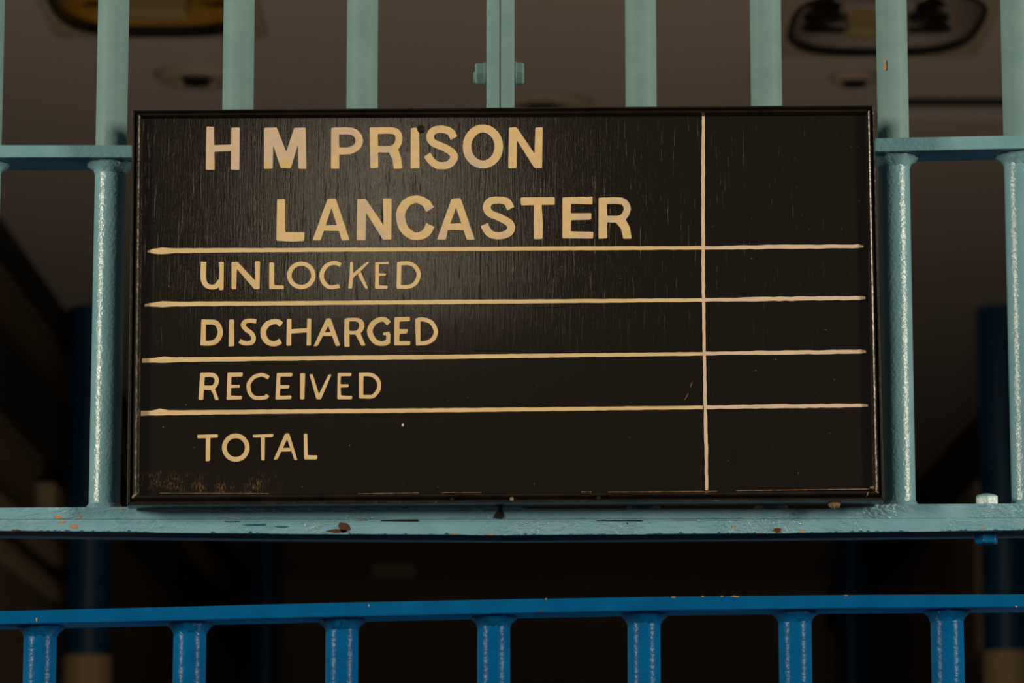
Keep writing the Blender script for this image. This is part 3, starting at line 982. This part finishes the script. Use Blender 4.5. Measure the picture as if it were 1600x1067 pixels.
rule([(230.5, 393.0, 2), (238, 392.6, 7), (253, 392.3, 10.5), (275, 391.8, 7.5), (400, 391, 6.6), (700, 389.3, 5.8), (1098, 387.2, 5.6)], 'ruled_line', M['cream_plain'], 'cream line under LANCASTER', 1)
rule([(226, 477, 4), (238, 476, 6), (254, 475.3, 9.5), (275, 475, 7.2), (400, 474.2, 6.6), (700, 471.8, 6.4), (1098, 469, 5.4)], 'ruled_line', M['cream_plain'], 'cream line under UNLOCKED', 2)
rule([(222, 563.5, 6.5), (240, 563, 7), (257, 562, 10), (278, 562, 7.5), (400, 560.5, 7), (700, 557.5, 6.6), (1098, 552.8, 5.4)], 'ruled_line', M['cream_plain'], 'cream line under DISCHARGED', 3)
rule([(220, 646, 8), (236, 645.5, 7), (250, 643.8, 11), (264, 645, 7.5), (400, 643.5, 6.8), (700, 641, 6.4), (1098, 636.6, 5.4)], 'ruled_line', M['cream_plain'], 'cream line under RECEIVED', 4)
for i, (v0, v1, x1) in enumerate(((387.3, 384.8, 1349), (468.6, 465.6, 1352), (552.4, 549.6, 1353), (636.3, 633.6, 1356))):
    rule([(1102, v0, 5.6), (1125, v0 - 0.1, 5.2), (1200, v0 - 1.4, 6.4), (x1 - 8, v1, 5.8), (x1, v1, 3.6)], 'ruled_line', M['pink'], 'pinkish cream line in the narrow right column', 11 + i, 0.5)
rule([(1099, 181, 4.5), (1098.6, 300, 5.6), (1098.8, 420, 5.2), (1100.5, 560, 4.8), (1102, 640, 4.6), (1103.2, 690, 5.6), (1104, 766, 4.6)], 'ruled_line', M['pink'], 'upright pinkish cream line dividing the columns', 21, 0.4)

# marks and fixings on the board
chip(sg, 'paint_fleck', 629.5, 664, 3.6, 5, M['pink'], YP, 0.0003, 9, 0.15)
for (a, c) in (((1082, 596), (1078, 606)), ((1076, 614), (1069, 626))):
    u, v = (a[0] + c[0]) / 2, (a[1] + c[1]) / 2
    L = math.hypot(c[0] - a[0], c[1] - a[1])
    chip(sg, 'scratch', u, v, L, 1.2, M['dust'], YP, 0.0002, 8, 0.1, math.atan2(c[1] - a[1], c[0] - a[0]))
q = MB()
hc = P(658, 202, YP)
for r0, r1, y0, y1 in ((0.0030, 0.0030, YP, YP - 0.0004),):
    ring = lambda r, y: [(hc.x + r * math.cos(2 * math.pi * j / 20), y, hc.z + r * math.sin(2 * math.pi * j / 20)) for j in range(20)]
    q.sweep([ring(0.0033, YP), ring(0.0030, YP - 0.0007), ring(0.0022, YP - 0.0004), ring(0.0012, YP - 0.0002)])
q.build('screw_head', M['frame'], sg, smooth=50)
q = MB()
kc = P(1303.5, 786.5, -0.046)
q.lathe((kc.x, kc.y, kc.z), [(0.0052, 0.002), (0.0050, -0.0010), (0.0036, -0.0030), (0.0012, -0.0036)], 20, jit=0.06)
q.build('wood_plug', M['plug'], sg, smooth=50)
# rubbed pale edges where frame meets panel
for (u0, u1, v0, v1, t) in ((560, 655, 773.3 - 0.6, 771.2, 0.9), (690, 752, 771.0, 770.4, 0.9), (908, 924, 769.8, 769.8, 1.2), (950, 1120, 769.9, 768.7, 1.0), (1150, 1358, 768.0, 765.5, 1.3), (250, 420, 771.8, 772.3, 0.8)):
    rnd = random.Random(int(u0))
    n = int((u1 - u0) / 7) + 2
    secs = []
    for i in range(n + 1):
        u = u0 + (u1 - u0) * i / n; v = v0 + (v1 - v0) * i / n - 1.4
        tt = t * rnd.uniform(0.35, 1.2)
        yy = -0.0517
        secs.append([P(u, v - tt / 2, yy) + Vector((0, -0.0003, 0)), P(u, v + tt / 2, yy) + Vector((0, -0.0003, 0)), P(u, v + tt / 2, yy), P(u, v - tt / 2, yy)])
    q = MB(); q.sweep(secs)
    q.build('rubbed_edge', M['dust'], sg)
chip(sg, 'corner_chip', 1363, 761.5, 8, 4, M['bare'], -0.0522, 0.0004, 9, 0.35, -0.2)
chip(sg, 'corner_chip', 1370, 768, 6, 2, M['dust'], -0.0565, 0.0004, 8, 0.3, 0.7)
chip(sg, 'corner_chip', 1356, 771, 9, 1.4, M['dust'], -0.0565, 0.0004, 8, 0.3, -1.2)
chip(sg, 'corner_chip', 209, 775, 11, 4, M['dust'], -0.0565, 0.0004, 9, 0.4, -0.75)
for (u, v) in ((799.5, 779.5), (706, 779.5), (935, 778)):
    c0 = P(u, v, -0.0568)
    q = MB()
    ring = lambda r, y: [(c0.x + r * math.cos(2 * math.pi * j / 16), y, c0.z + r * math.sin(2 * math.pi * j / 16)) for j in range(16)]
    q.sweep([ring(0.0016, -0.0560), ring(0.0015, -0.0572), ring(0.0008, -0.0570)])
    q.build('nail_head', M['dust'] if u == 799.5 else M['frame'], sg, smooth=50)
